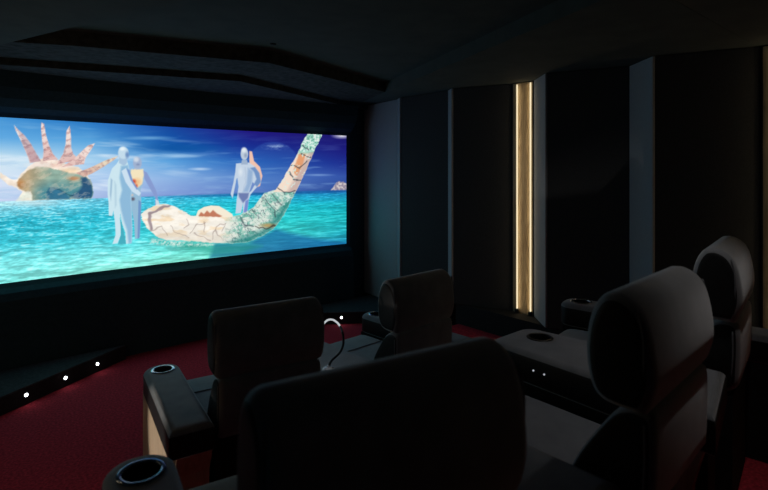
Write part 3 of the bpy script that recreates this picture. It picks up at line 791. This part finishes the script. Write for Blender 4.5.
def console(c0, c1, c2, c3, zf, label, buttons=False, cup=None):
    """wedge console: c0 rear-left, c1 rear-right, c2 front-right, c3 front-left, in world plan"""
    o = (Vector(c0) + Vector(c1) + Vector(c2) + Vector(c3)) / 4
    t = empty('seat_console', (o.x, o.y, zf))
    tag(t, label, 'console table', 'wide consoles between the recliners')
    q = [Vector(c) - o for c in (c0, c1, c2, c3)]
    def inset(k, r=0, f=0):
        # k: inset in m along the plan's own axes
        out = []
        for i, v in enumerate(q):
            sx = 1 if i in (0, 3) else -1
            sy = 1 if i in (0, 1) else -1
            out.append((v.x + sx * k, v.y + (r if sy > 0 else -f)))
        return out
    def rounded(p, R):
        out = [p[0], p[1]]
        for i in (2, 3):
            a, b, c = Vector(p[i - 1]), Vector(p[i]), Vector(p[(i + 1) % 4])
            d0, d1 = (a - b).normalized() * R, (c - b).normalized() * R
            for k in range(7):
                u = k / 6
                out.append(tuple((b + d0) * (1 - u) ** 2 + b * 2 * u * (1 - u) + (b + d1) * u * u))
        return out
    cu = (Vector(cup) - o) if cup else Vector(((q[2].x + q[3].x) / 2, q[2].y - 0.12))
    pad = pad_with_cup('console_top', rounded(inset(0.0), 0.06), 0.437, 0.56, tuple(cu), BLACK, t)
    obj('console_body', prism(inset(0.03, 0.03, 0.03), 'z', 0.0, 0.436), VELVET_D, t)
    for s_ in (0, 1):
        a, b = (q[0], q[3]) if s_ == 0 else (q[1], q[2])
        d = (b - a); L_ = d.length; d.normalize()
        n = Vector((d.y, -d.x)) * (1 if s_ == 0 else -1)
        for nm, m, out in (('end_post', OAK, [(0.085, 0.0), (0.068, 0.32), (0.035, 0.436), (0.17, 0.436), (0.17, 0.0)]), ('side_panel', SIDE, [(0.171, 0.0), (0.171, 0.436), (L_ - 0.015, 0.436), (L_ - 0.015, 0.0)])):
            bm = prism(out, 'x', 0.004, 0.028, 0.002, 1)
            for v in bm.verts:
                w = a + d * v.co.y + n * v.co.x
                v.co = Vector((w.x, w.y, v.co.z))
            o_ = obj(nm, bm, m, t)
            if nm == 'end_post': tag(o_, 'light oak end post')
    if buttons:
        a, b = q[0], q[3]
        for Y in (1.155, 1.105):
            k = (Y - c0[1]) / (c3[1] - c0[1])
            x, y = a.x + (b.x - a.x) * k, a.y + (b.y - a.y) * k
            bb = lathe([(0.0035, -0.002), (0.0035, 0.002)], 10)
            for v in bb.verts: v.co = Vector((x - 0.0005 + v.co.z, y + v.co.x, 0.50 + v.co.y))
            tag(obj('button', bb, BTN, pad), 'tiny lit control button')
    return t

near = recliner((0.574, 0.584, ROW2), -10, 'charcoal velvet recliner nearest to us in the rear row, with left armrest cup holder', left_arm=True, arm_len=0.84, ring=DKCHROME, arm_off=0.328, arm_hw=0.086)
near.scale.z = 0.972
recliner((1.505, 0.512, ROW2), 3.5, 'charcoal velvet recliner in the middle of the rear row', head_hw=0.274)
recliner((2.50, 0.62, ROW2), 9, 'charcoal velvet recliner of the rear row closest to the right wall', right_arm=True, arm_len=0.89, full_back=True, head_hw=0.26)
front = recliner((1.12, 2.05, 0), -8.5, 'charcoal velvet recliner of the front row with a silver-ringed cup holder', left_arm=True, arm_len=0.80, head_hw=0.257)
front.scale.z = 0.988
recliner((2.075, 2.03, 0), 3.0, 'charcoal velvet recliner of the front row on the side of the right wall', right_arm=True, arm_len=0.89)
console((0.825, 0.57), (1.225, 0.55), (1.198, 1.34), (0.985, 1.36), ROW2, 'grey wide console between the nearest and the middle rear recliners')
console((1.755, 0.51), (2.19, 0.60), (2.10, 1.40), (1.80, 1.40), ROW2, 'grey wide console with black cup holder between the two right rear recliners', True, (2.00, 1.26))
console((1.365, 2.03), (1.80, 2.06), (1.765, 2.84), (1.53, 2.84), 0, 'grey wide console in the front row carrying the gooseneck lamp')

# ------------------------------------------------------------------ gooseneck reading lamp on the front console
bx_, by_, bz_ = 1.525, 2.205, 0.56
t = empty('gooseneck_lamp', (bx_, by_, bz_))
tag(t, 'small curved gooseneck reading lamp standing on the front row console', 'lamp')
tag(obj('base', lathe([(0.030, 0.0005), (0.031, 0.006), (0.026, 0.012), (0.010, 0.016), (0.008, 0.024)], 28), WHITE_G, t, True, 40), 'round white base')
K = 0.0053
def gp(lst, lean=0.0):
    return [((x - 328) * K * 0.80 + lean * (366 - y) * K, -(x - 328) * K * 0.60 + lean * 0.5 * (366 - y) * K, (366 - y) * K) for x, y in lst]
low = gp([(328, 365), (329, 361), (331.5, 356.5), (336, 352.5), (340, 348), (342.5, 341), (342.4, 333), (341.5, 329)])
obj('gooseneck', tube(smooth_path(low, 6), 0.0062, 10), BLACK, t, True)
up = gp([(341.5, 329), (340.6, 326), (339, 323)])
g = obj('neck_joint', tube(smooth_path(up, 6), [0.0045 + 0.0025 * (k % 2) for k in range(13)], 10), CHROME, t, True)
tag(g, 'ribbed metal joint')
head = gp([(339, 323), (336.5, 319.8), (333, 317.3), (329.5, 316.6), (326.5, 317.6), (324, 320), (322.5, 323.5)])
tag(obj('lamp_head', tube(smooth_path(head, 6), 0.0048, 12), glow('lamp head diffuser', (0.9, 0.95, 1.0), 0.55), t, True), 'white glowing curved lamp head')
ld = bpy.data.lights.new('lamp_led', 'POINT')
ld.energy = 0.12; ld.color = (0.9, 0.95, 1.0); ld.shadow_soft_size = 0.008
lo = bpy.data.objects.new('lamp_led', ld); COL.objects.link(lo)
lo.parent = t
lo.location = Vector(head[-1]) + Vector((0.004, 0, -0.018))

# ------------------------------------------------------------------ camera, world, view
cam = bpy.data.cameras.new('camera')
cam.sensor_fit = 'HORIZONTAL'
cam.sensor_width = 36.0
cam.lens = 36.0 * 512 / 768
cam.shift_y = -75 / 768
cam.clip_start = 0.02
cam.dof.use_dof = True
cam.dof.focus_distance = 3.9
cam.dof.aperture_fstop = 3.2
co = bpy.data.objects.new('camera', cam)
COL.objects.link(co)
co.location = (0, 0, 1.60)
co.rotation_euler = (math.radians(90), 0, -A)
S.camera = co
w = bpy.data.worlds.new('dark room')
S.world = w
w.use_nodes = True
w.node_tree.nodes['Background'].inputs['Color'].default_value = (0, 0, 0, 1)
w.node_tree.nodes['Background'].inputs['Strength'].default_value = 0.0
S.view_settings.view_transform = 'Standard'
S.view_settings.look = 'None'
S.view_settings.exposure = 0.0
S.view_settings.gamma = 1.0
S.view_settings.use_curve_mapping = False
S.cycles.max_bounces = 8
S.cycles.diffuse_bounces = 5
S.cycles.sample_clamp_indirect = 4.0
